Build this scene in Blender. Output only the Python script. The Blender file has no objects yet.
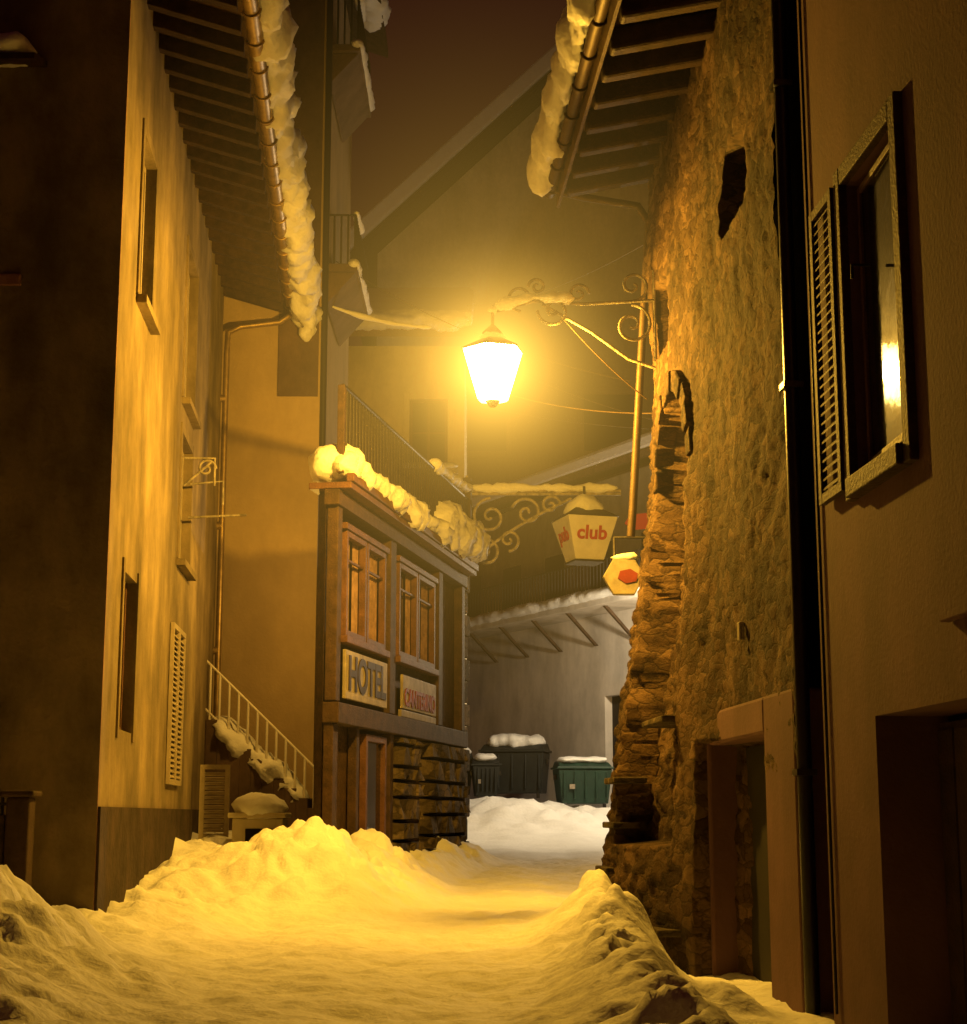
import bpy, math, random, bmesh
from mathutils import Vector, Matrix, noise
random.seed(7)
S=bpy.context.scene
UP=Vector((0,0,1))
# ------------------------------------------------------------------ materials
def mat(name,col,rough=.85,var=.25,scale=2.0,bump=.3,bscale=25.0,metal=0.0,stain=0.0,spec=.3,col2=None):
    m=bpy.data.materials.new(name); m.use_nodes=True
    nt=m.node_tree; N=nt.nodes; L=nt.links
    b=N['Principled BSDF']; b.inputs['Roughness'].default_value=rough
    b.inputs['Metallic'].default_value=metal
    b.inputs['Specular IOR Level'].default_value=spec
    tc=N.new('ShaderNodeTexCoord')
    n1=N.new('ShaderNodeTexNoise'); n1.inputs['Scale'].default_value=scale; n1.inputs['Detail'].default_value=7; n1.inputs['Roughness'].default_value=.65
    L.new(tc.outputs['Object'],n1.inputs['Vector'])
    r=N.new('ShaderNodeValToRGB')
    c2=col2 or tuple(c*(1-var) for c in col)
    r.color_ramp.elements[0].position=.35; r.color_ramp.elements[0].color=(*c2,1)
    r.color_ramp.elements[1].position=.65; r.color_ramp.elements[1].color=(*[min(1,c*(1+var*.3)) for c in col],1)
    L.new(n1.outputs['Fac'],r.inputs['Fac'])
    out=r.outputs['Color']
    if stain>0:
        mp=N.new('ShaderNodeMapping'); mp.inputs['Scale'].default_value=(1.3,1.3,.5)
        L.new(tc.outputs['Object'],mp.inputs['Vector'])
        n3=N.new('ShaderNodeTexNoise'); n3.inputs['Scale'].default_value=1.0; n3.inputs['Detail'].default_value=9; n3.inputs['Roughness'].default_value=.62
        L.new(mp.outputs['Vector'],n3.inputs['Vector'])
        r3=N.new('ShaderNodeValToRGB'); r3.color_ramp.elements[0].position=.36; r3.color_ramp.elements[0].color=(1-stain,)*3+(1,)
        r3.color_ramp.elements[1].position=.62; r3.color_ramp.elements[1].color=(1,1,1,1)
        L.new(n3.outputs['Fac'],r3.inputs['Fac'])
        mx=N.new('ShaderNodeMixRGB'); mx.blend_type='MULTIPLY'; mx.inputs[0].default_value=1
        L.new(out,mx.inputs[1]); L.new(r3.outputs['Color'],mx.inputs[2]); out=mx.outputs[0]
    L.new(out,b.inputs['Base Color'])
    if bump>0:
        n2=N.new('ShaderNodeTexNoise'); n2.inputs['Scale'].default_value=bscale; n2.inputs['Detail'].default_value=5
        L.new(tc.outputs['Object'],n2.inputs['Vector'])
        bp=N.new('ShaderNodeBump'); bp.inputs['Strength'].default_value=bump; bp.inputs['Distance'].default_value=.03
        L.new(n2.outputs['Fac'],bp.inputs['Height']); L.new(bp.outputs['Normal'],b.inputs['Normal'])
    return m
def stone_mat(name,c1,c2,c3,scale=3.2,bd=.05,joint=.5):
    m=bpy.data.materials.new(name); m.use_nodes=True
    nt=m.node_tree; N=nt.nodes; L=nt.links; b=N['Principled BSDF']; b.inputs['Roughness'].default_value=.9; b.inputs['Specular IOR Level'].default_value=.2
    tc=N.new('ShaderNodeTexCoord')
    mp=N.new('ShaderNodeMapping'); mp.inputs['Scale'].default_value=(1,1,1.7); L.new(tc.outputs['Object'],mp.inputs['Vector'])
    nd=N.new('ShaderNodeTexNoise'); nd.inputs['Scale'].default_value=3.5; nd.inputs['Detail'].default_value=4; L.new(mp.outputs[0],nd.inputs['Vector'])
    ad=N.new('ShaderNodeMixRGB'); ad.blend_type='ADD'; ad.inputs[0].default_value=.5; L.new(mp.outputs[0],ad.inputs[1]); L.new(nd.outputs['Color'],ad.inputs[2])
    v=N.new('ShaderNodeTexVoronoi'); v.inputs['Scale'].default_value=scale; L.new(ad.outputs[0],v.inputs['Vector'])
    r=N.new('ShaderNodeValToRGB'); e=r.color_ramp.elements; e[0].color=(*c1,1); e[1].color=(*c2,1); e[1].position=.8
    x=e.new(.45); x.color=(*c3,1)
    sp=N.new('ShaderNodeSeparateColor'); L.new(v.outputs['Color'],sp.inputs[0]); L.new(sp.outputs[0],r.inputs['Fac'])
    ve=N.new('ShaderNodeTexVoronoi'); ve.feature='DISTANCE_TO_EDGE'; ve.inputs['Scale'].default_value=scale; L.new(ad.outputs[0],ve.inputs['Vector'])
    rj=N.new('ShaderNodeValToRGB'); rj.color_ramp.elements[0].color=(joint,joint,joint,1); rj.color_ramp.elements[1].position=.1
    L.new(ve.outputs['Distance'],rj.inputs['Fac'])
    n=N.new('ShaderNodeTexNoise'); n.inputs['Scale'].default_value=14; n.inputs['Detail'].default_value=8; n.inputs['Roughness'].default_value=.75; L.new(tc.outputs['Object'],n.inputs['Vector'])
    nb=N.new('ShaderNodeTexNoise'); nb.inputs['Scale'].default_value=.9; nb.inputs['Detail'].default_value=6; L.new(tc.outputs['Object'],nb.inputs['Vector'])
    rb=N.new('ShaderNodeValToRGB'); rb.color_ramp.elements[0].position=.38; rb.color_ramp.elements[0].color=(.3,.3,.3,1); rb.color_ramp.elements[1].position=.62; L.new(nb.outputs['Fac'],rb.inputs['Fac'])
    mx=N.new('ShaderNodeMixRGB'); mx.blend_type='MULTIPLY'; mx.inputs[0].default_value=1; L.new(r.outputs[0],mx.inputs[1]); L.new(rj.outputs[0],mx.inputs[2])
    mx3=N.new('ShaderNodeMixRGB'); mx3.blend_type='MULTIPLY'; mx3.inputs[0].default_value=.85; L.new(mx.outputs[0],mx3.inputs[1]); L.new(rb.outputs[0],mx3.inputs[2])
    mx2=N.new('ShaderNodeMixRGB'); mx2.blend_type='OVERLAY'; mx2.inputs[0].default_value=.85; L.new(mx3.outputs[0],mx2.inputs[1]); L.new(n.outputs['Fac'],mx2.inputs[2])
    L.new(mx2.outputs[0],b.inputs['Base Color'])
    m1=N.new('ShaderNodeMath'); m1.operation='MINIMUM'; m1.inputs[1].default_value=.14; L.new(ve.outputs['Distance'],m1.inputs[0])
    m2=N.new('ShaderNodeMath'); m2.operation='MULTIPLY_ADD'; m2.inputs[1].default_value=.7; L.new(n.outputs['Fac'],m2.inputs[0]); L.new(m1.outputs[0],m2.inputs[2])
    bp=N.new('ShaderNodeBump'); bp.inputs['Strength'].default_value=1.0; bp.inputs['Distance'].default_value=bd
    L.new(m2.outputs[0],bp.inputs['Height']); L.new(bp.outputs[0],b.inputs['Normal'])
    return m
def emis(name,col,strength,transp=0.0):
    m=bpy.data.materials.new(name); m.use_nodes=True; nt=m.node_tree; nt.nodes.clear()
    o=nt.nodes.new('ShaderNodeOutputMaterial'); e=nt.nodes.new('ShaderNodeEmission'); e.inputs[0].default_value=(*col,1); e.inputs[1].default_value=strength
    if transp>0:
        t=nt.nodes.new('ShaderNodeBsdfTransparent'); mx=nt.nodes.new('ShaderNodeMixShader'); mx.inputs[0].default_value=1-transp
        nt.links.new(t.outputs[0],mx.inputs[1]); nt.links.new(e.outputs[0],mx.inputs[2]); nt.links.new(mx.outputs[0],o.inputs[0])
    else: nt.links.new(e.outputs[0],o.inputs[0])
    return m
SNOW=mat('snow',(.80,.80,.80),.7,.10,1.2,.5,15.0)
SNOWF=mat('snow_far',(.8,.8,.82),.7,.1,.8,.4,6.0)
PLL=mat('plaster_cream',(.29,.225,.135),.9,.3,1.3,.35,18,stain=.5)
PLLD=mat('plaster_base_dark',(.07,.045,.035),.9,.5,3,.6,14,stain=.5)
PLG=mat('plaster_dim',(.42,.22,.18),.9,.35,1.4,.5,14,stain=.3)
PLO=mat('plaster_ochre',(.46,.34,.19),.9,.14,.8,.25,22,stain=.15)
PLR=mat('plaster_render',(.15,.10,.075),.9,.3,1.5,.3,16,stain=.35)
PLN=mat('plaster_near',(.15,.078,.085),.9,.2,1.2,.16,30,stain=.25)
PLE=mat('plaster_grey',(.60,.55,.50),.9,.2,.5,.3,6,stain=.25)
PLD=mat('plaster_far',(.62,.54,.38),.9,.25,.6,.3,5,stain=.3)
STONE=stone_mat('rubble_stone',(.05,.026,.014),(.15,.09,.05),(.09,.052,.027),4.2)
STONE2=stone_mat('rounded_stone',(.06,.045,.033),(.2,.15,.1),(.12,.09,.06),2.4)
WOOD=mat('dark_wood',(.055,.03,.018),.7,.5,6,.4,40)
WOODM=mat('brown_wood',(.11,.05,.03),.6,.4,5,.4,40)
WOODL=mat('soffit_boards',(.10,.06,.032),.7,.4,5,.4,30)
WHITEP=mat('painted_trim',(.36,.3,.22),.6,.2,4,.15,30)
IRON=mat('wrought_iron',(.025,.02,.018),.5,.3,8,.2,60,metal=.6,spec=.5)
IRONS=mat('iron_frosted',(.38,.33,.26),.6,.6,9,.5,50)
BLACK=mat('black_pipe',(.012,.01,.01),.35,.3,8,.1,40,spec=.5)
GUT=mat('copper_gutter',(.42,.3,.15),.42,.3,6,.1,40,metal=.7)
PIPEB=mat('weathered_pipe',(.08,.05,.03),.55,.3,6,.1,40,metal=.3)
DARK=mat('dark_opening',(.012,.009,.008),.9,.3,3,0)
GLASS=mat('window_glass',(.015,.012,.012),.04,.2,3,.03,3,spec=.8)
GLASSR=mat('old_window_glass',(.015,.012,.012),.07,.2,3,.06,5,spec=1.0)
CURT=mat('curtain',(.24,.15,.13),.8,.4,6,.5,18)
GREEN=mat('green_plastic',(.012,.04,.028),.5,.3,4,.1,30,spec=.4)
GREY=mat('dark_bin',(.02,.024,.024),.5,.3,4,.1,30)
SIGNW=mat('sign_white',(.72,.68,.6),.5,.12,5,.1,30)
SIGND=mat('sign_weathered',(.34,.29,.22),.6,.35,5,.1,30,stain=.3)
RED=mat('sign_red',(.45,.03,.02),.5,.2,5,.1,30)
REDD=mat('sign_red_dark',(.16,.02,.015),.5,.2,5,.1,30)
INK=mat('sign_ink',(.03,.02,.02),.6,.2,5,0)
TILE=mat('roof_tiles',(.16,.09,.06),.8,.4,5,.6,20)
ROCK=mat('hillside',(.10,.08,.06),.95,.5,.08,.5,.5)
# ------------------------------------------------------------------ helpers
def group(name,loc=(0,0,0)):
    e=bpy.data.objects.new(name,None); e.location=loc; e.empty_display_size=.3; S.collection.objects.link(e); return e
def link(o,parent):
    S.collection.objects.link(o)
    if parent:
        o.parent=parent; o.matrix_parent_inverse=Matrix.Translation(-Vector(parent.location))
    return o
class Frame:
    def __init__(s,o,d,flip=1):
        s.o=Vector((o[0],o[1],0)); s.d=Vector((d[0],d[1],0)).normalized(); s.n=Vector((s.d.y,-s.d.x,0))*flip
    def P(s,t,n,z): return s.o+s.d*t+s.n*n+UP*z
W=Frame((0,0),(1,0))   # world: t=x, n=-y
class MB:
    def __init__(s): s.v=[]; s.f=[]; s.mi=[]
    def hexa(s,p,mi=0):
        b=len(s.v); s.v+=[Vector(q) for q in p]
        for f in ((0,3,2,1),(4,5,6,7),(0,1,5,4),(1,2,6,5),(2,3,7,6),(3,0,4,7)):
            s.f.append([b+i for i in f]); s.mi.append(mi)
    def box(s,F,t0,t1,n0,n1,z0,z1,mi=0):
        s.hexa([F.P(t0,n0,z0),F.P(t1,n0,z0),F.P(t1,n1,z0),F.P(t0,n1,z0),F.P(t0,n0,z1),F.P(t1,n0,z1),F.P(t1,n1,z1),F.P(t0,n1,z1)],mi)
    def slope(s,F,t0,t1,n0,n1,z0,z1,th,mi=0): # z0 at n0, z1 at n1
        s.hexa([F.P(t0,n0,z0),F.P(t1,n0,z0),F.P(t1,n1,z1),F.P(t0,n1,z1),F.P(t0,n0,z0+th),F.P(t1,n0,z0+th),F.P(t1,n1,z1+th),F.P(t0,n1,z1+th)],mi)
    def tslope(s,F,t0,t1,n0,n1,z0,z1,th,mi=0): # z varies along t
        s.hexa([F.P(t0,n0,z0),F.P(t1,n0,z1),F.P(t1,n1,z1),F.P(t0,n1,z0),F.P(t0,n0,z0+th),F.P(t1,n0,z1+th),F.P(t1,n1,z1+th),F.P(t0,n1,z0+th)],mi)
    def quad(s,a,b,c,d,mi=0):
        k=len(s.v); s.v+=[a,b,c,d]; s.f.append([k,k+1,k+2,k+3]); s.mi.append(mi)
    def done(s,name,mats,parent=None,bevel=0.0,smooth=False):
        me=bpy.data.meshes.new(name); me.from_pydata([tuple(v) for v in s.v],[],s.f)
        if not isinstance(mats,(list,tuple)): mats=[mats]
        for m in mats: me.materials.append(m)
        me.polygons.foreach_set('material_index',s.mi)
        if smooth: me.polygons.foreach_set('use_smooth',[True]*len(s.f))
        me.update()
        o=bpy.data.objects.new(name,me); link(o,parent)
        if bevel>0:
            bv=o.modifiers.new('bevel','BEVEL'); bv.width=bevel; bv.segments=2; bv.limit_method='ANGLE'
        return o
def facade(name,F,t0,t1,z0,z1,ops,mats,parent,depth=.22,nback=-5.0):
    """front skin with real openings (reveals + recessed pane), closed box behind. ops: (ta,tb,za,zb)"""
    mb=MB(); ts=sorted({t0,t1,*[o[0] for o in ops],*[o[1] for o in ops]}); zs=sorted({z0,z1,*[o[2] for o in ops],*[o[3] for o in ops]})
    for i in range(len(ts)-1):
        for j in range(len(zs)-1):
            tm=(ts[i]+ts[i+1])/2; zm=(zs[j]+zs[j+1])/2
            if any(o[0]<tm<o[1] and o[2]<zm<o[3] for o in ops): continue
            mb.quad(F.P(ts[i],0,zs[j]),F.P(ts[i+1],0,zs[j]),F.P(ts[i+1],0,zs[j+1]),F.P(ts[i],0,zs[j+1]))
    for o in ops:
        a,b,c,d=o[:4]; dp=o[4] if len(o)>4 else depth
        for (p,q) in (((a,c),(b,c)),((b,c),(b,d)),((b,d),(a,d)),((a,d),(a,c))):
            mb.quad(F.P(p[0],0,p[1]),F.P(q[0],0,q[1]),F.P(q[0],-dp,q[1]),F.P(p[0],-dp,p[1]))
        mb.quad(F.P(a,-dp,c),F.P(b,-dp,c),F.P(b,-dp,d),F.P(a,-dp,d),1)
    for (a,b) in (((t0,0),(t0,nback)),((t0,nback),(t1,nback)),((t1,nback),(t1,0))):
        mb.quad(F.P(a[0],a[1],z0),F.P(b[0],b[1],z0),F.P(b[0],b[1],z1),F.P(a[0],a[1],z1))
    mb.quad(F.P(t0,0,z1),F.P(t1,0,z1),F.P(t1,nback,z1),F.P(t0,nback,z1))
    return mb.done(name,mats,parent)
def window_frame(name,F,a,b,c,d,parent,m,n=-.16,w=.07,mull=True):
    mb=MB()
    mb.box(F,a,a+w,n-.05,n+.05,c,d); mb.box(F,b-w,b,n-.05,n+.05,c,d)
    mb.box(F,a+w,b-w,n-.05,n+.05,c,c+w); mb.box(F,a+w,b-w,n-.05,n+.05,d-w,d)
    if mull:
        mb.box(F,(a+b)/2-w/2,(a+b)/2+w/2,n-.04,n+.045,c+w,d-w)
        mb.box(F,a+w,(a+b)/2-w/2,n-.03,n+.03,(c+d)/2-.02,(c+d)/2+.02); mb.box(F,(a+b)/2+w/2,b-w,n-.03,n+.03,(c+d)/2-.02,(c+d)/2+.02)
    return mb.done(name,m,parent,.006)
def shutter(name,F,a,b,c,d,parent,m,n=.03):
    mb=MB(); w=.07
    mb.box(F,a,a+w,n-.02,n+.03,c,d); mb.box(F,b-w,b,n-.02,n+.03,c,d)
    mb.box(F,a+w,b-w,n-.02,n+.028,c,c+w); mb.box(F,a+w,b-w,n-.02,n+.028,d-w,d)
    z=c+w+.02
    while z<d-w-.05:
        mb.hexa([F.P(a+w,n-.015,z+.04),F.P(b-w,n-.015,z+.04),F.P(b-w,n+.02,z),F.P(a+w,n+.02,z),F.P(a+w,n-.015,z+.055),F.P(b-w,n-.015,z+.055),F.P(b-w,n+.02,z+.015),F.P(a+w,n+.02,z+.015)])
        z+=.07
    return mb.done(name,m,parent)
def tube(name,pts,r,m,parent=None,cyclic=False,res=3):
    c=bpy.data.curves.new(name,'CURVE'); c.dimensions='3D'; c.bevel_depth=r; c.bevel_resolution=res; c.use_fill_caps=True
    lists=pts if isinstance(pts[0],(list,tuple)) and isinstance(pts[0][0],(Vector,list,tuple)) else [pts]
    for L_ in lists:
        s=c.splines.new('POLY'); s.points.add(len(L_)-1)
        for i,p in enumerate(L_): s.points[i].co=(p[0],p[1],p[2],1)
        s.use_cyclic_u=cyclic
    c.materials.append(m); o=bpy.data.objects.new(name,c); return link(o,parent)
def snow_tube(name,path,rw,rh,parent,amp=.35,step=.07,m=None,seed=0,fs=2.6,tail=0):
    path=[Vector(p) for p in path]; pts=[]
    for a,b in zip(path[:-1],path[1:]):
        n=max(1,int((b-a).length/step)); pts+=[a.lerp(b,i/n) for i in range(n)]
    pts.append(path[-1]); K=20; v=[]; f=[]; n=len(pts)
    for i,p in enumerate(pts):
        d=(pts[min(i+1,n-1)]-pts[max(i-1,0)]).normalized()
        side=d.cross(UP); side=side.normalized() if side.length>.05 else Vector((1,0,0)); u2=side.cross(d)
        e=min(i,n-1-i)*step; tp=min(1,math.sqrt(max(0,e)/max(.01,rh*1.3))+.05)
        for k in range(K):
            a=2*math.pi*k/K; dr=side*math.cos(a)*rw+u2*math.sin(a)*rh
            q=p+dr
            nz=noise.noise(q*fs*.6+Vector((seed,0,0)))*.6+noise.noise(q*fs*2+Vector((seed,5,0)))*.35+noise.noise(q*fs*5)*.18
            v.append(p+dr*tp*(1+amp*2*nz)+d*nz*.03)
    for i in range(n-1):
        for k in range(K):
            f.append((i*K+k,i*K+(k+1)%K,(i+1)*K+(k+1)%K,(i+1)*K+k))
    f.append(tuple(range(K))[::-1]); f.append(tuple((n-1)*K+k for k in range(K)))
    me=bpy.data.meshes.new(name); me.from_pydata([tuple(x) for x in v],[],f); me.materials.append(m or SNOW)
    me.polygons.foreach_set('use_smooth',[True]*len(f)); me.update()
    return link(bpy.data.objects.new(name,me),parent)
def text(name,body,F,t,n,z,size,m,parent,ext=.01,bold=0.0):
    c=bpy.data.curves.new(name,'FONT'); c.body=body; c.size=size; c.extrude=ext; c.offset=bold; c.align_x='CENTER'; c.align_y='CENTER'; c.materials.append(m)
    o=bpy.data.objects.new(name,c); link(o,parent)
    M=Matrix((F.d,UP,F.n)).transposed().to_4x4(); M.translation=F.P(t,n,z)
    o.matrix_basis=M
    return o
def spiral(c,ax,ay,r0,turns,start,sgn=1,n=40,rmin=.02):
    out=[]
    for i in range(n):
        s=i/(n-1); a=start+sgn*turns*2*math.pi*s; r=r0*(1-s)+rmin*s
        out.append(c+ax*math.cos(a)*r+ay*math.sin(a)*r)
    return out
def smooth(a,b,x):
    x=max(0,min(1,(x-a)/(b-a))); return x*x*(3-2*x)
# ------------------------------------------------------------------ ground
G=[(-10,0),(16,0),(24,.14),(30,.3),(38,.42),(44,.85),(48,1.2),(60,1.7),(400,9)]
def g(y):
    for (a,za),(b,zb) in zip(G[:-1],G[1:]):
        if y<=b: return za+(zb-za)*smooth(0,1,(y-a)/(b-a)) if b<70 else za+(zb-za)*(y-a)/(b-a)
    return G[-1][1]
def bump(x,y,cx,cy,rx,ry,h,p=1.0):
    d=((x-cx)/rx)**2+((y-cy)/ry)**2
    return h*math.exp(-d*1.4)
def lump(v,sc):
    """rounded shovelled-snow clods"""
    d=noise.voronoi(v*sc)[0]
    return .22-min(d[0],.75)**2
def h(x,y):
    z=g(y)
    hp=0
    hp+=bump(x,y,-4.3,12.0,1.55,1.9,1.2)
    hp+=bump(x,y,-3.9,9.3,1.5,1.6,.75)
    lw=-3.8-.0737*(y-16.5)
    if 13<y<30: hp+=.26*smooth(13,17,y)*smooth(1.7,.3,x-lw)
    hp+=bump(x,y,-2.15,21.0,1.1,1.5,1.0)+bump(x,y,-3.3,20.6,.9,1.6,.30)
    hp+=bump(x,y,-1.35,23.4,.8,1.6,.5)
    vf=-2.06+.197*(y-22.4)
    if y>22: hp+=.4*smooth(1.0,.1,x-vf)*smooth(22,23.5,y)*smooth(32,30.5,y)
    cx=.98+.02*(y-11)
    hp+=.33*math.exp(-((x-cx)/(.42 if x<cx else .38))**2)*smooth(6,8,y)*smooth(20.5,18,y)
    z-=.32*smooth(cx+.1,cx+.7,x)*smooth(9.0,10.5,y)*smooth(19.8,18.2,y)
    hp+=bump(x,y,1.75,12.6,.45,.7,.24)+bump(x,y,1.5,15.2,.4,.7,.3)+bump(x,y,1.25,17.6,.4,.7,.25)
    hp+=bump(x,y,1.0,45,2.8,2.6,.62)+bump(x,y,-1.5,46.5,2.5,2.0,.35)+bump(x,y,4.6,46,1.4,2,.5)
    p=Vector((x,y,0))
    mask=min(1,hp*2.6)
    n1=noise.noise(p*1.1)*.13+noise.noise(p*2.4+Vector((4,1,0)))*.11+noise.noise(p*5.5)*.05+noise.noise(p*12)*.02
    if mask>.02 and y<36:
        w=Vector((noise.noise(p*2.1),noise.noise(p*2.1+Vector((7,3,1))),0))*.35
        amt=.5+.8*smooth(-.3,.4,noise.noise(p*.8+Vector((2,8,0))))
        n1+=(lump(Vector((x,y,hp*1.5))+w,2.6)*.20+lump(Vector((x,y,hp))+w,5.5)*.12+lump(Vector((x,y,hp)),12)*.04)*amt
    elif mask>.02:
        n1+=lump(Vector((x,y,0)),1.6)*.35
    z+=hp+n1*mask
    z+=(1-mask)*(noise.noise(p*.9+Vector((9,9,0)))*.04+noise.noise(p*3.1)*.03+noise.noise(p*9)*.016+.025*math.sin(x*3.2+noise.noise(p*.4)*3)+(lump(p,5)*.035 if y<36 else 0))
    return z
def sheet(name,x0,x1,y0,y1,sx,sy,fn,m):
    nx=int((x1-x0)/sx)+1; ny=int((y1-y0)/sy)+1
    v=[]; 
    for j in range(ny):
        y=y0+(y1-y0)*j/(ny-1)
        for i in range(nx):
            x=x0+(x1-x0)*i/(nx-1); v.append((x,y,fn(x,y)))
    f=[(j*nx+i,j*nx+i+1,(j+1)*nx+i+1,(j+1)*nx+i) for j in range(ny-1) for i in range(nx-1)]
    me=bpy.data.meshes.new(name); me.from_pydata(v,[],f); me.materials.append(m); me.polygons.foreach_set('use_smooth',[True]*len(f)); me.update()
    o=bpy.data.objects.new(name,me); S.collection.objects.link(o); return o
sheet('snowy_street',-6.5,3.2,7.5,34,.045,.055,h,SNOW)
sheet('snowy_square',-10,14,33.9,66,.14,.14,lambda x,y:h(x,y)-.004,SNOW)
sheet('ground',-300,300,-60,700,10,10,lambda x,y:(g(y)-.5),SNOWF)
def hill(x,y):
    return 5+62*smooth(95,260,y)+noise.noise(Vector((x,y,0))*.02)*16+(x*.12)
sheet('hillside',-200,200,90,320,5,5,hill,ROCK)

# ------------------------------------------------------------------ left plastered house
LF=Frame((-3.8,16.5),(-.0737,1)); H=group('plastered_house',(-3.8,16.5,0))
ops=[(1.35,2.45,6.95,8.9),(6.2,7.6,7.0,9.25),(6.2,7.6,4.7,6.5),(1.1,2.2,2.1,3.8),(5.6,7.1,1.6,3.75)]
facade('street_wall',LF,0,12.2,-.6,10.75,ops,[PLL,GLASS],H,nback=-6)
mb=MB(); mb.box(LF,.02,12.2,.004,.03,-.6,1.28); mb.done('wall_base',PLLD,H)
LN=Frame((-3.8,16.5),(-1,0),-1)
LN.n=Vector((0,-1,0))
facade('end_wall',LN,.0,6,-.6,13.0,[(1.15,2.4,6.75,8.75)],[PLG,GLASS],H,depth=.2,nback=-.02)
for i,o in enumerate(ops[:4]): window_frame('window_%d'%(i+1),LF,*o,H,WHITEP if i!=3 else WOODM)
mb=MB()
for o in ops[:3]:
    mb.box(LF,o[0]-.1,o[1]+.1,.0,.12,o[2]-.1,o[2]-.005)
    mb.box(LF,o[0]-.13,o[0]-.003,-.01,.025,o[2],o[3]+.13); mb.box(LF,o[1]+.003,o[1]+.13,-.01,.025,o[2],o[3]+.13); mb.box(LF,o[0]-.003,o[1]+.003,-.01,.024,o[3]+.003,o[3]+.13)
o=ops[3]; mb.box(LF,o[0]-.11,o[0]-.003,-.01,.025,o[2]-.1,o[3]+.12); mb.box(LF,o[1]+.003,o[1]+.11,-.01,.025,o[2]-.1,o[3]+.12)
mb.done('window_surrounds',PLL,H,.005)
shutter('shutter_1',LF,5.6,6.34,1.6,3.75,H,WHITEP); shutter('shutter_2',LF,6.36,7.1,1.6,3.75,H,WHITEP)
window_frame('end_window',LN,1.15,2.4,6.75,8.75,H,WOOD)
mb=MB(); mb.slope(LN,.85,2.7,0,.55,9.05,8.9,.07); mb.done('window_canopy',WOOD,H)
snow_tube('canopy_snow',[LN.P(.9,.3,9.1),LN.P(2.6,.3,9.1)],.28,.12,H)
mb=MB(); mb.box(LN,1.0,2.55,0,.12,6.6,6.72); mb.done('end_window_sill',PLG,H,.01)
tube('wall_iron',[[LF.P(6.5,.02,6.2),LF.P(6.5,.45,6.2),LF.P(6.5,.45,5.8)],[LF.P(6.5,.02,5.8),LF.P(6.5,.4,6.15)],spiral(LF.P(6.5,.33,6.05),LF.n,UP,.14,1.3,0),[LF.P(7.4,.02,6.0),LF.P(7.4,.5,6.05),LF.P(7.4,.5,5.7)],[LF.P(7.4,.0,5.5),LF.P(7.4,.85,5.55)]],.018,IRONS,H)
roof=MB(); SL=.28
roof.slope(LF,-.6,12.35,-5,1.12,10.62+5*SL+.0,10.62-1.12*SL,.05)
roof.done('soffit',WOODL,H)
r2=MB(); r2.slope(LF,-.62,12.4,-5,1.16,10.68+5*SL,10.68-1.16*SL,.14); r2.done('roof_slab',TILE,H)
rf=MB(); t=-.5
while t<12.3:
    rf.slope(LF,t,t+.14,-.1,1.08,10.42+.1*SL,10.42-1.08*SL,.195); t+=.58+random.uniform(-.05,.05)
rf.done('rafters',WOOD,H,.008)
def gutter(name,F,t0,t1,n,z,r,parent,z1=None,m=None):
    z1=z if z1 is None else z1; v=[];f=[];K=12;M=int((t1-t0)/.1)
    for rr in (r,r-.012):
        for i in range(M+1):
            t=t0+(t1-t0)*i/M
            for k in range(K+1):
                a=math.pi+math.pi*k/K; v.append(F.P(t,n+math.cos(a)*rr,z+(z1-z)*i/M+math.sin(a)*rr))
    for s in range(2):
        b=s*(M+1)*(K+1)
        for i in range(M):
            for k in range(K): f.append((b+i*(K+1)+k,b+(i+1)*(K+1)+k,b+(i+1)*(K+1)+k+1,b+i*(K+1)+k+1))
    me=bpy.data.meshes.new(name); me.from_pydata([tuple(x) for x in v],[],f); me.materials.append(m or GUT); me.polygons.foreach_set('use_smooth',[True]*len(f)); me.update()
    o=link(bpy.data.objects.new(name,me),parent)
    hoops=[]
    t=t0+.2
    while t<t1:
        hoops.append([F.P(t,n+math.cos(math.pi+math.pi*k/10)*(r+.012),z+math.sin(math.pi+math.pi*k/10)*(r+.012)) for k in range(11)]); t+=.75
    tube(name+'_brackets',hoops,.014,m or GUT,parent)
gutter('gutter',LF,-.6,12.4,1.2,10.36,.1,H)
tube('downpipe',[LF.P(12.3,1.2,10.3),LF.P(12.3,1.18,10.12),LF.P(12.25,1.0,9.98),LF.P(12.15,.3,9.85),LF.P(12.1,.1,9.72),LF.P(12.1,.09,9.3),LF.P(12.1,.09,0)],.055,GUT,H)
for z in (8.5,6.2,4.0,1.9): tube('pipe_clip_%d'%int(z),[LF.P(12.1,.0,z),LF.P(12.1,.09,z+.001)],.07,GUT,H)
snow_tube('roof_edge_snow',[LF.P(-.6,1.3,10.72),LF.P(4,1.32,10.72),LF.P(8,1.36,10.66),LF.P(11.4,1.42,10.5),LF.P(12.5,1.5,10.2),LF.P(12.75,1.5,9.75)],.25,.34,H,amp=.55,fs=4.2)
rs=MB(); rs.slope(LF,-.6,12.4,-5,1.1,10.85+5*SL,10.85-1.1*SL,.45); rs.done('roof_snow',SNOW,H,.1)

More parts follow.
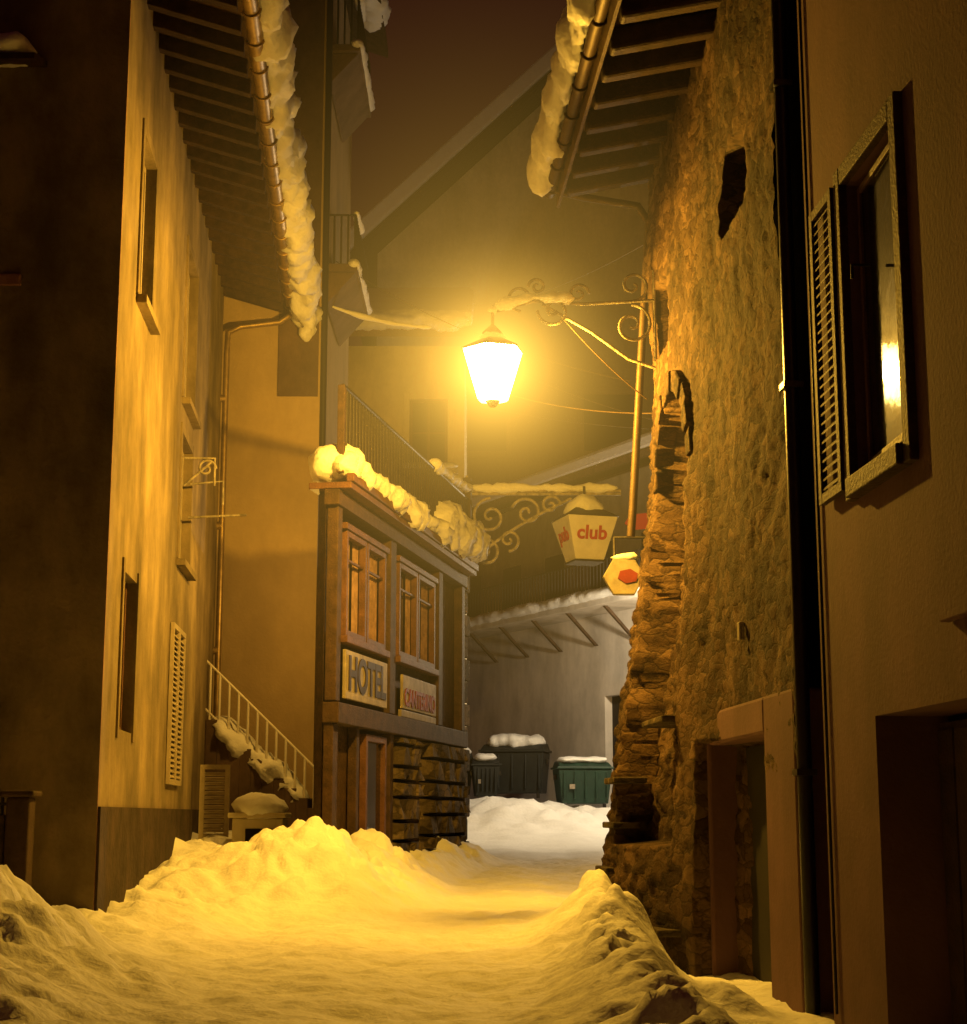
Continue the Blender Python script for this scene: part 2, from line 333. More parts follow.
FN=group('iron_fence',(-5,15.6,0)); b=[]
for i in range(14): b.append([(-6.4+i*.16,15.6,.2),(-6.4+i*.16,15.6,1.42)])
b+=[[(-6.5,15.6,1.3),(-4.25,15.6,1.3)],[(-6.5,15.6,.5),(-4.25,15.6,.5)]]
tube('bars',b,.016,IRON,FN)
mb=MB(); mb.box(W,-4.42,-4.2,-15.72,-15.5,-.3,1.36); mb.box(W,-4.47,-4.15,-15.77,-15.45,1.362,1.42); mb.box(W,-6.4,-4.44,-15.64,-15.56,.3,1.2); mb.done('post',WOOD,FN,.02)
snow_tube('fence_snow',[(-6.4,15.6,1.47),(-4.6,15.6,1.45)],.16,.13,FN)

# ------------------------------------------------------------------ ochre house
OH=group('ochre_house',(-4.5,29.2,0)); OF=Frame((-8,29.2),(1,0)); OF.n=Vector((0,-1,0))
facade('front_wall',OF,0,5.02,-.3,24,[(1.5,2.4,12.5,14.5)],[PLO,GLASS],OH,nback=-6)
mb=MB(); mb.box(OF,4.25,4.98,.0,.05,8.7,24); mb.done('render_patch',PLR,OH)
OS=Frame((-2.98,29.2),(0,1))
mb=MB()
for z in (11.2,15.6):
    mb.box(OS,.3,3.4,.02,.62,z,z+.14)
    mb.hexa([OS.P(.4,.02,z-.6),OS.P(3.3,.02,z-.6),OS.P(3.3,.06,z-.6),OS.P(.4,.06,z-.6),OS.P(.4,.02,z-.003),OS.P(3.3,.02,z-.003),OS.P(3.3,.58,z-.003),OS.P(.4,.58,z-.003)])
mb.done('balcony_slabs',PLR,OH,.01)
b=[]
for z in (11.2,15.6):
    for i in range(20): b.append([OS.P(.35+i*.155,.58,z+.14),OS.P(.35+i*.155,.58,z+1.1)])
    for i in range(5): b.append([OS.P(.33,.05+i*.13,z+.14),OS.P(.33,.05+i*.13,z+1.1)])
    b+=[[OS.P(.33,.02,z+1.1),OS.P(.33,.58,z+1.1),OS.P(3.4,.58,z+1.1)]]
tube('balcony_rails',b,.02,IRON,OH)
for i,z in enumerate((11.2,15.6)):
    snow_tube('balcony_snow_%d'%i,[OS.P(.2,.55,z+.15),OS.P(3.4,.58,z+.15)],.13,.11,OH); snow_tube('rail_snow_%d'%i,[OS.P(.33,.58,z+1.16),OS.P(1.4,.58,z+1.16)],.09,.09,OH)
mb=MB(); mb.slope(OS,-.5,6,-.3,.8,18.6,18.2,.2); mb.done('eave',WOOD,OH)
snow_tube('eave_snow',[OS.P(-.5,.6,18.45),OS.P(5,.6,18.45)],.3,.3,OH)
tube('corner_pipe',[OS.P(-.02,.06,7.2),OS.P(-.02,.06,23)],.06,BLACK,OH)

# stairs with railing
ST=group('outdoor_stairs',(-3.7,27,0)); mb=MB(); ns=10
for i in range(ns):
    x0=-4.6+i*.19; z1=2.75-i*.16; mb.box(W,x0,x0+.19,-28.9,-27.5,.0,z1)
mb.done('steps',PLR,ST,.01)
mb=MB(); mb.box(W,-5.6,-4.603,-28.9,-27.5,.0,2.76); mb.done('landing',PLR,ST)
b=[]
for i in range(12):
    x=-4.55+i*.16; z=2.7-i*.155; b.append([(x,27.55,z),(x,27.55,z+.97)])
b.append([(-4.75,27.55,3.85),(-2.75,27.55,1.93)]); b.append([(-4.75,27.55,3.05),(-2.75,27.55,1.13)])
b.append([(-2.75,27.55,.6),(-2.75,27.55,1.95)])
tube('railing',b,.022,SIGNW,ST)
snow_tube('stair_snow',[(-4.6,28.0,2.8),(-3.6,27.9,1.95),(-2.9,27.85,1.35)],.5,.2,ST,amp=.4)
LV=group('louvred_gate',(-4.1,25.6,0)); Fg=Frame((-4.3,25.4),(1,0)); Fg.n=Vector((0,-1,0))
shutter('leaf',Fg,0,.45,.5,1.95,LV,WHITEP)
SH=group('meter_cabinet',(-3.3,24.6,0)); Fs=Frame((-3.7,24.7),(1,0)); Fs.n=Vector((0,-1,0))
mb=MB(); mb.box(Fs,0,.75,-.6,0,.1,1.15); mb.box(Fs,-.06,.8,-.65,.08,1.154,1.23); mb.done('body',PLD,SH,.02)
mb=MB(); mb.box(Fs,.2,.6,.003,.02,.2,1.0); mb.done('door',DARK,SH)
snow_tube('cap_snow',[(-3.75,24.95,1.35),(-2.9,24.95,1.3)],.3,.2,SH)

# ------------------------------------------------------------------ timber-fronted inn
VH=group('timber_fronted_inn',(-1.2,26.6,0)); VF=Frame((-2.06,22.4),(.197,1))
Lv=8.56
core=MB(); ft=[VF.P(0,-.12,0),VF.P(Lv,-.12,0),Vector((-2.75,30.9,0)),Vector((-2.3,22.62,0))]
core.hexa([p+UP*-.3 for p in ft]+[p+UP*5.6 for p in ft]); core.done('core_wall',WOOD,VH)
cols=[(0,.22),(2.95,3.3),(6.35,6.65),(8.3,8.56)]
mb=MB()
for a,b in cols: mb.box(VF,a,b,-.1,.06,2.72,5.4)
mb.box(VF,-.1,Lv+.05,-.12,.10,5.402,5.62); mb.box(VF,-.05,Lv,-.11,.12,2.42,2.70)
mb.box(VF,-.02,.22,-.1,.04,-.2,2.418)
mb.box(VF,1.2,1.36,-.1,.03,-.2,2.418); mb.box(VF,3.1,3.3,-.1,.04,-.2,2.418)
mb.done('timber_frame',WOOD,VH,.012)
mb=MB(); mb.box(VF,-.08,Lv+.1,-.35,.26,5.63,5.72); mb.box(VF,-.08,Lv+.1,.19,.3,5.722,5.84); mb.done('cornice',WOODM,VH,.01)
for i,(a,b) in enumerate(((.5,2.7),(3.55,6.1))):
    mb=MB(); mb.box(VF,a,b,-.118,-.1,3.7,5.1); mb.done('window_glass_%d'%i,GLASS,VH)
    mb=MB()
    m_=(a+b)/2
    for (u0,u1) in ((a+.1,a+.55),(m_-.38,m_-.1),(m_+.1,m_+.38),(b-.55,b-.1)):
        K=8
        for k in range(K):
            ta=u0+(u1-u0)*k/K; tb=u0+(u1-u0)*(k+1)/K; mb.quad(VF.P(ta,-.08+.025*(k%2),3.72),VF.P(tb,-.08+.025*((k+1)%2),3.72),VF.P(tb,-.08+.025*((k+1)%2),5.08),VF.P(ta,-.08+.025*(k%2),5.08))
    mb.done('curtains_%d'%i,CURT,VH,smooth=True)
    window_frame('window_a%d'%i,VF,a,m_-.03,3.66,5.14,VH,WOODM,n=0,w=.08,mull=False); window_frame('window_b%d'%i,VF,m_+.03,b,3.66,5.14,VH,WOODM,n=0,w=.08,mull=False)
    mb=MB(); mb.box(VF,a+.08,b-.08,-.02,.02,4.72,4.76); mb.box(VF,a-.1,b+.1,-.08,.1,3.55,3.65); mb.box(VF,a-.1,b+.1,-.08,.08,5.15,5.24); mb.done('window_trim_%d'%i,WOODM,VH,.01)
mb=MB(); mb.box(VF,.45,2.75,.02,.07,2.78,3.46); mb.done('inn_sign_board',SIGND,VH,.01)
text('inn_sign_letters','HOTEL',VF,1.6,.075,3.12,.66,INK,VH,bold=.02)
mb=MB(); mb.box(VF,3.75,6.1,.02,.07,2.85,3.38); mb.box(VF,3.7,6.15,.0,.06,2.715,2.83); mb.done('tavern_sign_board',SIGND,VH,.01)
text('tavern_sign_letters','CANTERINO',VF,4.92,.075,3.02,.38,REDD,VH,bold=.012)
mb=MB(); mb.box(VF,1.7,2.8,-.07,-.02,.2,2.3); mb.done('entrance_door',GLASS,VH)
window_frame('door_frame',VF,1.66,2.84,.2,2.35,VH,WOODM,n=.0,w=.1,mull=False)
def stonepile(mb,F,t0,t1,n0,n1,z0,z1,sz,seed):
    r=random.Random(seed)
    z=z0
    while z<z1:
        hh=min(sz*r.uniform(.6,1.1),z1-z+.01); t=t0
        while t<t1-.02:
            ww=min(sz*r.uniform(.7,1.5),t1-t); j=lambda s:r.uniform(-s,s)
            mb.hexa([F.P(t+.015,n0,z+.015+j(.02)),F.P(t+ww-.015,n0,z+.015+j(.02)),F.P(t+ww-.03,n1+j(.06),z+.03),F.P(t+.03,n1+j(.06),z+.03),F.P(t+.015,n0,z+hh-.015),F.P(t+ww-.015,n0,z+hh-.015),F.P(t+ww-.04,n1+j(.06),z+hh-.04),F.P(t+.04,n1+j(.06),z+hh-.04)]); t+=ww
        z+=hh
mb=MB()
stonepile(mb,VF,3.5,4.9,-.1,.12,-.1,2.41,.36,1); stonepile(mb,VF,5.6,8.5,-.1,.14,-.1,2.41,.38,2)
o=mb.done('stone_piers',STONE2,VH,.09)
mb=MB()
for k in range(14):
    w=.5 if k%2 else .3; mb.box(VF,8.6,8.6+w,-.5,.05,-.1+k*.42,.3+k*.42)
mb.done('quoin_stones',STONE2,VH,.03)
b=[]
t=-.05
while t<Lv: b.append([VF.P(t,.12,5.85),VF.P(t,.12,7.05)]); t+=.17
b+=[[VF.P(-.05,.12,6.1),VF.P(Lv,.12,6.1)]]
tube('terrace_balusters',b,.018,IRON,VH)
tube('terrace_handrail',[[VF.P(-.08,.12,7.08),VF.P(Lv,.12,7.08)]],.035,IRON,VH)
mb=MB(); mb.box(VF,-.10,.0,.05,.15,5.845,7.1); mb.box(VF,Lv-.1,Lv+.05,.03,.18,5.845,7.5); mb.done('terrace_posts',WOOD,VH,.01)
snow_tube('terrace_snow',[VF.P(-.2,.12,5.96),VF.P(3,.13,5.94),VF.P(6,.15,5.98),VF.P(8.8,.2,6.05)],.22,.19,VH,amp=.55,fs=3.8)
snow_tube('terrace_snow_heap',[VF.P(-.2,-.15,6.05),VF.P(1.2,-.1,6.0)],.38,.32,VH,amp=.35)
snow_tube('terrace_snow_far',[VF.P(5.6,.12,6.15),VF.P(8.9,.28,6.3)],.30,.34,VH,amp=.5,seed=3,fs=3.5)
snow_tube('handrail_snow',[VF.P(5.5,.12,7.14),VF.P(Lv+.2,.12,7.3)],.09,.09,VH,amp=.7)
# added fill light over the steps, hidden beside the inn, brightens the ochre wall
WLm=group('stair_fill_lamp',(-2.55,26.8,5.3)); tube('arm',[(-2.45,26.8,5.45),(-2.62,26.8,5.5),(-2.62,26.8,5.4)],.02,IRON,WLm)
mb=MB(); mb.box(W,-2.68,-2.56,-26.86,-26.74,5.38,5.42); mb.done('shade',IRON,WLm,.01)
l3=bpy.data.lights.new('stair_fill_light','POINT'); l3.energy=210; l3.color=(1,.52,.07); l3.shadow_soft_size=.1
q=bpy.data.objects.new('stair_fill_light',l3); q.location=(-2.68,25.9,4.9); link(q,WLm)

# ------------------------------------------------------------------ sign bracket
SB=group('hanging_club_sign',(.6,31,7)); B0=Vector((-.32,31.0,7.3)); X=Vector((1,0,0))
c=[[B0,B0+X*2.95],[B0+UP*-.06,B0+X*2.95+UP*-.06],[B0+UP*.3,B0-UP*1.9]]
c+=[spiral(B0+X*.45-UP*.5,X,UP,.36,1.6,math.pi/2),spiral(B0+X*1.15-UP*.42,X,UP,.3,1.5,math.pi*.9,-1),spiral(B0+X*1.6-UP*.28,X,UP,.2,1.4,0),spiral(B0+X*.35-UP*1.2,X,UP,.28,1.5,math.pi/2,-1),spiral(B0+X*.8-UP*.95,X,UP,.22,1.4,math.pi*1.5)]
c.append([B0-UP*1.7+X*(2.0*s/12)+UP*(1.55*(s/12)**.6) for s in range(13)])
tube('bracket',c,.03,IRONS,SB)
snow_tube('bracket_snow',[B0+UP*.05,B0+X*2.9+UP*.06],.07,.07,SB,amp=.8,fs=4)
def polysolid(mb,bot,top,mi=0):
    k=len(mb.v); n=len(bot); mb.v+=bot+top
    mb.f.append([k+i for i in range(n)][::-1]); mb.mi.append(mi); mb.f.append([k+n+i for i in range(n)]); mb.mi.append(mi)
    for i in range(n): mb.f.append([k+i,k+(i+1)%n,k+n+(i+1)%n,k+n+i]); mb.mi.append(mi)
C=Vector((1.92,30.9,6.42)); mb=MB()
def sq(c,r,z,rot): return [c+Vector((math.cos(rot+math.pi/2*i)*r,math.sin(rot+math.pi/2*i)*r,z)) for i in range(4)]
rot=math.radians(-119)
polysolid(mb,sq(C,.40,-.5,rot),sq(C,.70,.3,rot))
mb.done('lantern_box',SIGNW,SB,.01)
mb=MB(); polysolid(mb,sq(C,.74,.303,rot),sq(C,.34,.5,rot)); polysolid(mb,sq(C,.43,-.54,rot),sq(C,.43,-.503,rot)); mb.done('lantern_cap',IRON,SB,.01)
tube('sign_hanger',[C+UP*.5,C+UP*.95],.025,IRON,SB)
snow_tube('cap_snow',[C+Vector((-.4,0,.45)),C+Vector((.4,0,.45))],.46,.36,SB,amp=.3)
for ang,txt,mt in ((rot+math.pi/4,'club',RED),(rot-math.pi/4,'pub',RED)):
    nn=Vector((math.cos(ang),math.sin(ang),0)); rt=UP.cross(nn)
    tl=(nn*math.cos(.26)-UP*math.sin(.26)); up2=tl.cross(rt)
    cu=bpy.data.curves.new('letters','FONT'); cu.body=txt; cu.size=.36; cu.extrude=.006; cu.offset=.01; cu.align_x='CENTER'; cu.align_y='CENTER'; cu.materials.append(mt)
    oo=bpy.data.objects.new('letters_'+txt,cu); link(oo,SB); M=Matrix((rt,up2,tl)).transposed().to_4x4(); M.translation=C+nn*.425-UP*.02; oo.matrix_basis=M
HS=group('illuminated_bar_sign',(1.75,21.1,4.3)); C2=Vector((1.81,21.1,4.22)); mb=MB()
def ngon(c,r,y,rot=0,sz=1): return [c+Vector((math.cos(rot+math.pi/3*i)*r,y,math.sin(rot+math.pi/3*i)*r*sz)) for i in range(6)]
polysolid(mb,ngon(C2,.27,-.07),ngon(C2,.27,.07)); mb.done('panel',SIGND,HS,.01)
mb=MB(); polysolid(mb,ngon(C2+Vector((.05,0,0)),.14,-.085,.3,.7),ngon(C2+Vector((.05,0,0)),.14,-.072,.3,.7)); mb.done('emblem',REDD,HS)
mb=MB(); polysolid(mb,ngon(C2+Vector((.25,.12,.75)),.22,-.06,.2,.5),ngon(C2+Vector((.25,.12,.75)),.22,.06,.2,.5)); mb.done('upper_panel',emis('sign_glow',(1,.10,.02),.3),HS,.01)
tube('arm',[(2.6,21.2,4.75),(1.7,21.2,4.75),(1.7,21.15,4.4)],.025,IRON,HS)
snow_tube('sign_snow',[C2+Vector((-.15,0,.25)),C2+Vector((.2,0,.25))],.10,.07,HS)

# ------------------------------------------------------------------ right rubble-stone house
RH=group('rubble_stone_house',(2.3,17,0)); RF=Frame((2.07,19.7),(-.064,1),-1)
def stone_n(t,z):
    n=.75*max(0,1-z/5.3)**1.05*smooth(-4.2,-.6,t)
    p=Vector((t,z,0))
    edge=smooth(-2.8,-.8,t)*smooth(6.5,4.5,z)
    vd=noise.voronoi(Vector((t*1.0,z*1.9,0))*3.1+Vector((noise.noise(p*2)*.3,0,0)))[0]
    n+=min(.06,(vd[1]-vd[0])*.16)*(.25+.6*edge)+noise.noise(p*.7)*.07+noise.noise(p*2.2)*.03+noise.noise(p*6)*.016+noise.noise(p*13)*.009
    tc,hw,sp=-1.50,.95,4.95
    wob=noise.noise(p*3)*.06
    ins=(abs(t-tc)<hw+wob and .9<z<=sp) or (z>sp and (t-tc)**2+(z-sp)**2<(hw+wob)**2)
    if ins: n-=.42
    if -5.3<t<-4.3 and 6.75<z<7.6: n-=.35
    if -1.15<t<-.45 and 6.65<z<7.45: n-=.3
    if -5.5<t<-3.05 and z<1.9: n-=.38
    return n
v=[];f=[]
tz=[-6.62+i*.045 for i in range(int(6.7/.045)+1)]; zz=[-.7+i*.045 for i in range(int(9.85/.045)+1)]
for t in tz:
    for z in zz: v.append(tuple(RF.P(t,stone_n(t,z),z)))
e=tz[-1]
for k,dn in enumerate((.25,.7,1.4,3.5)):
    for z in zz: v.append(tuple(RF.P(e+.02*(k+1),stone_n(e,z)-dn,z)))
nt=len(tz)+4; nz=len(zz)
for i in range(nt-1):
    for j in range(nz-1): f.append((i*nz+j,(i+1)*nz+j,(i+1)*nz+j+1,i*nz+j+1))
me=bpy.data.meshes.new('stone_wall'); me.from_pydata(v,[],f); me.materials.append(STONE); me.polygons.foreach_set('use_smooth',[True]*len(f)); me.update()
link(bpy.data.objects.new('stone_wall',me),RH)
mb=MB(); mb.box(RF,-6.6,.0,-5,-.6,-.7,9.15); mb.done('building_body',PLR,RH)
mb=MB(); mb.box(RF,-5.45,-3.1,-.36,-.30,-.6,1.85); mb.done('door_leaf',DARK,RH)
mb=MB(); mb.box(RF,-3.1,-2.75,-.3,.03,-.6,2.2); mb.box(RF,-6.55,-5.5,-.3,.03,-.6,2.2); mb.box(RF,-5.497,-3.103,-.3,.028,1.88,2.2); mb.done('door_surround',PLN,RH,.03)
mb=MB(); mb.box(RF,-4.85,-4.75,.02,.07,2.75,2.92); mb.done('house_number',SIGND,RH,.01)
mb=MB(); mb.box(RF,-5.25,-4.35,-.33,-.26,6.8,7.55); mb.box(RF,-1.1,-.5,-.3,-.24,6.7,7.4); mb.done('small_windows',DARK,RH)
mb=MB()
for k,(t,z,w) in enumerate(((-1.8,2.15,1.3),(-.5,1.55,.8),(-.35,1.05,.9),(-.4,.55,.9),(-.3,.1,1.0),(-1.0,-.1,1.1),(-2.3,.0,.9))):
    nn=stone_n(t,z); mb.box(RF,t-w/2,t+w/2,nn-.3 if nn>0 else -.1,max(nn,.3)+.08,z,z+.07)
mb.done('ledge_slabs',STONE2,RH,.015)
mb=MB()
for k in range(11):
    a0=math.pi*k/11+.02; a1=math.pi*(k+1)/11-.02
    q=[]
    for n_ in (-.15,.07+.02*(k%2)):
        q+=[RF.P(-1.50+math.cos(a0)*.95,n_,4.95+math.sin(a0)*.95),RF.P(-1.50+math.cos(a1)*.95,n_,4.95+math.sin(a1)*.95),RF.P(-1.50+math.cos(a1)*1.2,n_,4.95+math.sin(a1)*1.2),RF.P(-1.50+math.cos(a0)*1.2,n_,4.95+math.sin(a0)*1.2)]
    mb.hexa(q)
mb.done('arch_stones',STONE,RH,.02)
SR=.22; mb=MB(); mb.slope(RF,-7.6,.25,-4,1.08,9.25+4*SR,9.25-1.08*SR,.05); mb.done('soffit',WOODL,RH)
mb=MB(); mb.slope(RF,-7.65,.3,-4,1.13,9.31+4*SR,9.31-1.13*SR,.16); mb.done('roof_slab',TILE,RH)
mb=MB(); t=-7.4
while t<.2:
    mb.slope(RF,t,t+.2,-.05,1.05,8.99+.05*SR,8.99-1.05*SR,.25); t+=.66+random.uniform(-.05,.05)
mb.done('rafters',WOOD,RH,.04)
mb=MB(); mb.box(RF,-7.6,.28,1.09,1.13,8.78,9.1); mb.done('fascia',WOODL,RH,.005)
gutter('gutter',RF,-7.6,.3,1.21,8.98,.07,RH,m=PIPEB)
mb=MB(); mb.slope(RF,-7.6,.3,-4,1.12,9.49+4*SR,9.49-1.12*SR,.4); mb.done('roof_snow',SNOW,RH,.1)
snow_tube('roof_edge_snow',[RF.P(-7.6,1.32,9.3),RF.P(-3,1.33,9.28),RF.P(.35,1.33,9.2)],.14,.28,RH,amp=.6,fs=4.4)
tube('downpipe',[RF.P(.1,1.17,8.95),RF.P(.15,.8,8.88),RF.P(.2,.1,8.8),RF.P(.22,-.04,8.6),RF.P(.25,.22,4.9),RF.P(.25,.25,4.55)],.05,PIPEB,RH)
tube('black_drainpipe',[RF.P(-6.72,.0,9.3),RF.P(-6.72,.0,-.4)],.06,BLACK,RH)
mb=MB()
for z in (7.2,4.6,1.5): mb.box(RF,-6.8,-6.64,-.08,.08,z,z+.05)
mb.done('drainpipe_clips',BLACK,RH)

# ------------------------------------------------------------------ near right rendered house
NH=group('rendered_house',(2.7,9,0)); NF=Frame((2.07+.064*7.3,12.4),(-.064,1),-1)
o1=(-2.3,-1.15,3.5,5.65,.22); o2=(-3.9,-1.3,-.6,1.85,.5)
facade('street_wall',NF,-9,0,-.7,12,[o1,o2],[PLN,DARK],NH,nback=-4)
mb=MB(); mb.box(NF,-9,-2.85,.003,.07,2.3,12); mb.done('upper_plaster_layer',PLN,NH,.01)
mb=MB(); mb.box(NF,-3.85,-1.35,-.49,-.42,-.6,1.8)
for k in range(8): mb.box(NF,-3.8+k*.31,-3.53+k*.31,-.42,-.40,-.6,1.75)
mb.done('door_leaf',WOOD,NH)
window_frame('window',NF,o1[0],o1[1],o1[2],o1[3],NH,WOODM,n=-.15,w=.05,mull=False)
# casement standing slightly ajar
CF=Frame((2.70+.024*.0,10.7),(-.024,1),-1)
mb=MB(); mb.box(CF,-.48,.44,-.012,.0,3.62,5.55); mb.done('casement_glass',GLASSR,NH)
mb=MB(); mb.box(CF,-.54,-.48,-.03,.02,3.56,5.6); mb.box(CF,.44,.5,-.03,.02,3.56,5.6); mb.box(CF,-.48,.44,-.03,.018,3.56,3.62); mb.box(CF,-.48,.44,-.03,.018,5.55,5.6); mb.done('casement_frame',WOODM,NH,.006)
mb=MB(); a,b,c_,d_=o1[:4]
mb.box(NF,a-.14,a-.003,-.02,.06,c_-.14,d_+.14); mb.box(NF,b+.003,b+.14,-.02,.06,c_-.14,d_+.14); mb.box(NF,a,b,-.02,.058,d_+.003,d_+.14); mb.box(NF,a,b,-.02,.1,c_-.14,c_-.003)
mb.done('window_surround',WOOD,NH,.01)
shutter('shutter',NF,-.99,-.4,3.45,5.7,NH,WOOD,n=.05)
tube('shutter_hook',[NF.P(-1.6,.0,4.9),NF.P(-1.6,.12,4.9),NF.P(-1.6,.12,4.8)],.012,IRON,NH)
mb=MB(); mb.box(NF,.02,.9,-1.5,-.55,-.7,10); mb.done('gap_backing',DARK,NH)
tube('facade_cable',[NF.P(-.15,.02,-.2),NF.P(-.16,.02,8.0)],.012,IRON,NH)

# ------------------------------------------------------------------ street lantern
SLm=group('street_lantern',(.11,19.2,6.5)); c0=Vector((.11,19.2,6.50))
def hexr(r,z): return [c0+Vector((math.cos(math.pi/3*i+.3)*r,math.sin(math.pi/3*i+.3)*r,z)) for i in range(6)]
bot=hexr(.19,-.42); top=hexr(.38,.2); mb=MB()
for i in range(6): mb.quad(bot[i],bot[(i+1)%6],top[(i+1)%6],top[i])
mb.done('glass_panes',emis('lit_frosted_glass',(1,.82,.24),45,.8),SLm)
tube('frame',[[bot[i],top[i]] for i in range(6)]+[bot+[bot[0]],top+[top[0]]],.005,IRON,SLm)
mb=MB(); polysolid(mb,hexr(.40,.205),hexr(.14,.34)); polysolid(mb,hexr(.10,.342),hexr(.14,.42)); polysolid(mb,hexr(.13,.423),hexr(.03,.52)); polysolid(mb,hexr(.04,-.50),hexr(.10,-.425)); mb.done('cap',IRONS,SLm,.01)
snow_tube('cap_snow',[c0+Vector((-.16,0,.36)),c0+Vector((.16,0,.36))],.16,.09,SLm,amp=.4)
A=Vector((.11,19.2,7.18)); Wl=Vector((2.08,19.3,7.36))
c=[[c0+UP*.5,A],[A,A+Vector((.5,0,.14)),Vector((1.2,19.25,7.3)),Wl],[Wl+UP*.45,Wl-UP*.75],[A+Vector((.6,0,.1)),Vector((1.3,19.25,6.95)),Vector((1.75,19.28,6.62)),Wl-UP*.85]]
c+=[spiral(Vector((1.8,19.3,7.05)),X,UP,.26,1.6,math.pi/2,-1),spiral(Vector((1.82,19.3,7.55)),X,UP,.2,1.4,-math.pi/2),spiral(Vector((.45,19.2,7.36)),X,UP,.17,1.5,-math.pi/2,-1),spiral(Vector((.85,19.2,7.2)),X,UP,.2,1.5,math.pi,1),spiral(Vector((.65,19.2,7.5)),X,UP,.11,1.3,math.pi,-1),spiral(Vector((1.15,19.22,7.42)),X,UP,.13,1.4,0)]
tube('bracket',c,.02,IRONS,SLm)
snow_tube('bracket_snow',[A+UP*.05,A+Vector((.5,0,.2)),Vector((1.1,19.2,7.36))],.06,.05,SLm,amp=1.0,fs=4)
snow_tube('knob',[A+Vector((-.06,0,.02)),A+Vector((.1,0,.06))],.08,.08,SLm); 
pl=bpy.data.lights.new('lamp_bulb_light','POINT'); pl.energy=3700; pl.color=(1,.51,.045); pl.shadow_soft_size=.1
po=bpy.data.objects.new('lamp_bulb_light',pl); po.location=c0-UP*.02; link(po,SLm)
# added halo around the lantern: self-glowing volume, emission falls with distance squared
LM=group('lamp_halo',tuple(c0))
def halo_ball(name,R,A_,soft):
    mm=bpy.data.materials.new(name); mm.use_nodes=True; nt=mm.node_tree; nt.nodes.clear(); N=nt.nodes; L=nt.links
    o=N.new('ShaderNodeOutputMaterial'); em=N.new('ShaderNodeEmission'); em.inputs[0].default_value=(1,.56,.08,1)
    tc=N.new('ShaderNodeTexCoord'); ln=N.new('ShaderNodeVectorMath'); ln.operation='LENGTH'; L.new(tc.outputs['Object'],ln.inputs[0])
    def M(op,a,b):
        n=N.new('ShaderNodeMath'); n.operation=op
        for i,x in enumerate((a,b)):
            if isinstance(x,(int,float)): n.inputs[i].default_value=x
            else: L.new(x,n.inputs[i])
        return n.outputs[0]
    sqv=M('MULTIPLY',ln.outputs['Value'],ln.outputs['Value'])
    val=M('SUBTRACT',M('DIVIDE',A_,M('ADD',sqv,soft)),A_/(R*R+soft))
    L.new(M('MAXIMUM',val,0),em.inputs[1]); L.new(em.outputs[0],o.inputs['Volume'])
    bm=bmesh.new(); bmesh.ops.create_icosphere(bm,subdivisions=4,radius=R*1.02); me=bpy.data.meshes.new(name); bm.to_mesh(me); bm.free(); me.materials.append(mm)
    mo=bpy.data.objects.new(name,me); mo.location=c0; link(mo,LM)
halo_ball('halo_outer',5.5,.20,.8)
halo_ball('halo_core',1.7,.26,.05)

CB=group('overhead_cables',(0,25,9))
def sag(a,b,s,n=24):
    a=Vector(a);b=Vector(b); return [a.lerp(b,i/n)-UP*s*4*(i/n)*(1-i/n) for i in range(n+1)]
tube('wires',[sag((.9,19.25,7.2),(2.0,19.6,6.2),.06),sag((-2.9,31,11.9),(2.2,24,7.6),.3),sag((-.2,24,7.6),(2.3,19.9,6.1),.15),sag((.2,30,9.6),(4.5,30,8.2),.2),sag((.0,30,8.7),(5,31,8.5),.15),sag((-.4,38,13.2),(3.2,19.7,9.0),.4)],.008,PIPEB,CB)
snow_tube('cable_snow',sag((-2.95,30,10.7),(-1.0,31,10.55),.1),.035,.035,CB,amp=.8)

# ------------------------------------------------------------------ background houses
DH=group('cream_house',(-2,38,0)); DF=Frame((-7.5,38),(1,0)); DF.n=Vector((0,-1,0))
facade('front_wall',DF,0,7.05,0,12.2,[(5.75,6.65,9.3,10.9)],[PLD,GLASS],DH,nback=-6)
window_frame('window_1',DF,5.75,6.65,9.3,10.9,DH,WOODM)
mb=MB(); mb.box(DF,5.6,5.745,.0,.05,9.2,11.05); mb.box(DF,6.655,6.8,.0,.05,9.2,11.05); mb.box(DF,5.5,6.9,.0,.2,9.05,9.18); mb.done('window_trim',PLD,DH,.01)
snow_tube('sill_snow',[DF.P(5.5,.12,9.25),DF.P(6.9,.12,9.25)],.14,.1,DH)
mb=MB(); mb.slope(DF,-.4,7.25,-6,.8,15.0,12.2,.2); mb.done('roof',TILE,DH)
mb=MB(); mb.slope(DF,-.4,7.25,-6,.85,15.21,12.41,.4); mb.done('roof_snow',SNOW,DH,.12)
snow_tube('roof_edge_snow',[DF.P(-.4,.75,12.6),DF.P(7.2,.75,12.6)],.3,.25,DH,amp=.4)
GH=group('tall_gabled_house',(3,66,0))
y0=64.0
def prism(mb,pts,y0,y1,mi=0):
    polysolid(mb,[Vector((p[0],y0,p[1])) for p in pts][::-1],[Vector((p[0],y1,p[1])) for p in pts][::-1],mi)
mb=MB(); prism(mb,[(-4.3,0),(13,0),(13,26),(4.6,32.2),(-4.3,23.6)],y0,y0+16); mb.done('walls',PLD,GH)
FG=Frame((0,y0-1.3),(1,0))
mb=MB(); mb.tslope(FG,-5.6,4.6,-17,0,22.6,32.4,.35); mb.tslope(FG,4.6,15,-17,0,32.4,25.0,.35); mb.done('roof',WOOD,GH)
FG2=Frame((0,y0-1.37),(1,0))
mb=MB(); mb.tslope(FG2,-5.7,4.6,-17,0,22.96,32.8,.9); mb.tslope(FG2,4.6,15.1,-17,0,32.8,25.36,.9); mb.done('roof_snow',SNOWF,GH,.1)
GF=Frame((0,y0),(1,0)); GF.n=Vector((0,-1,0))
mb=MB()
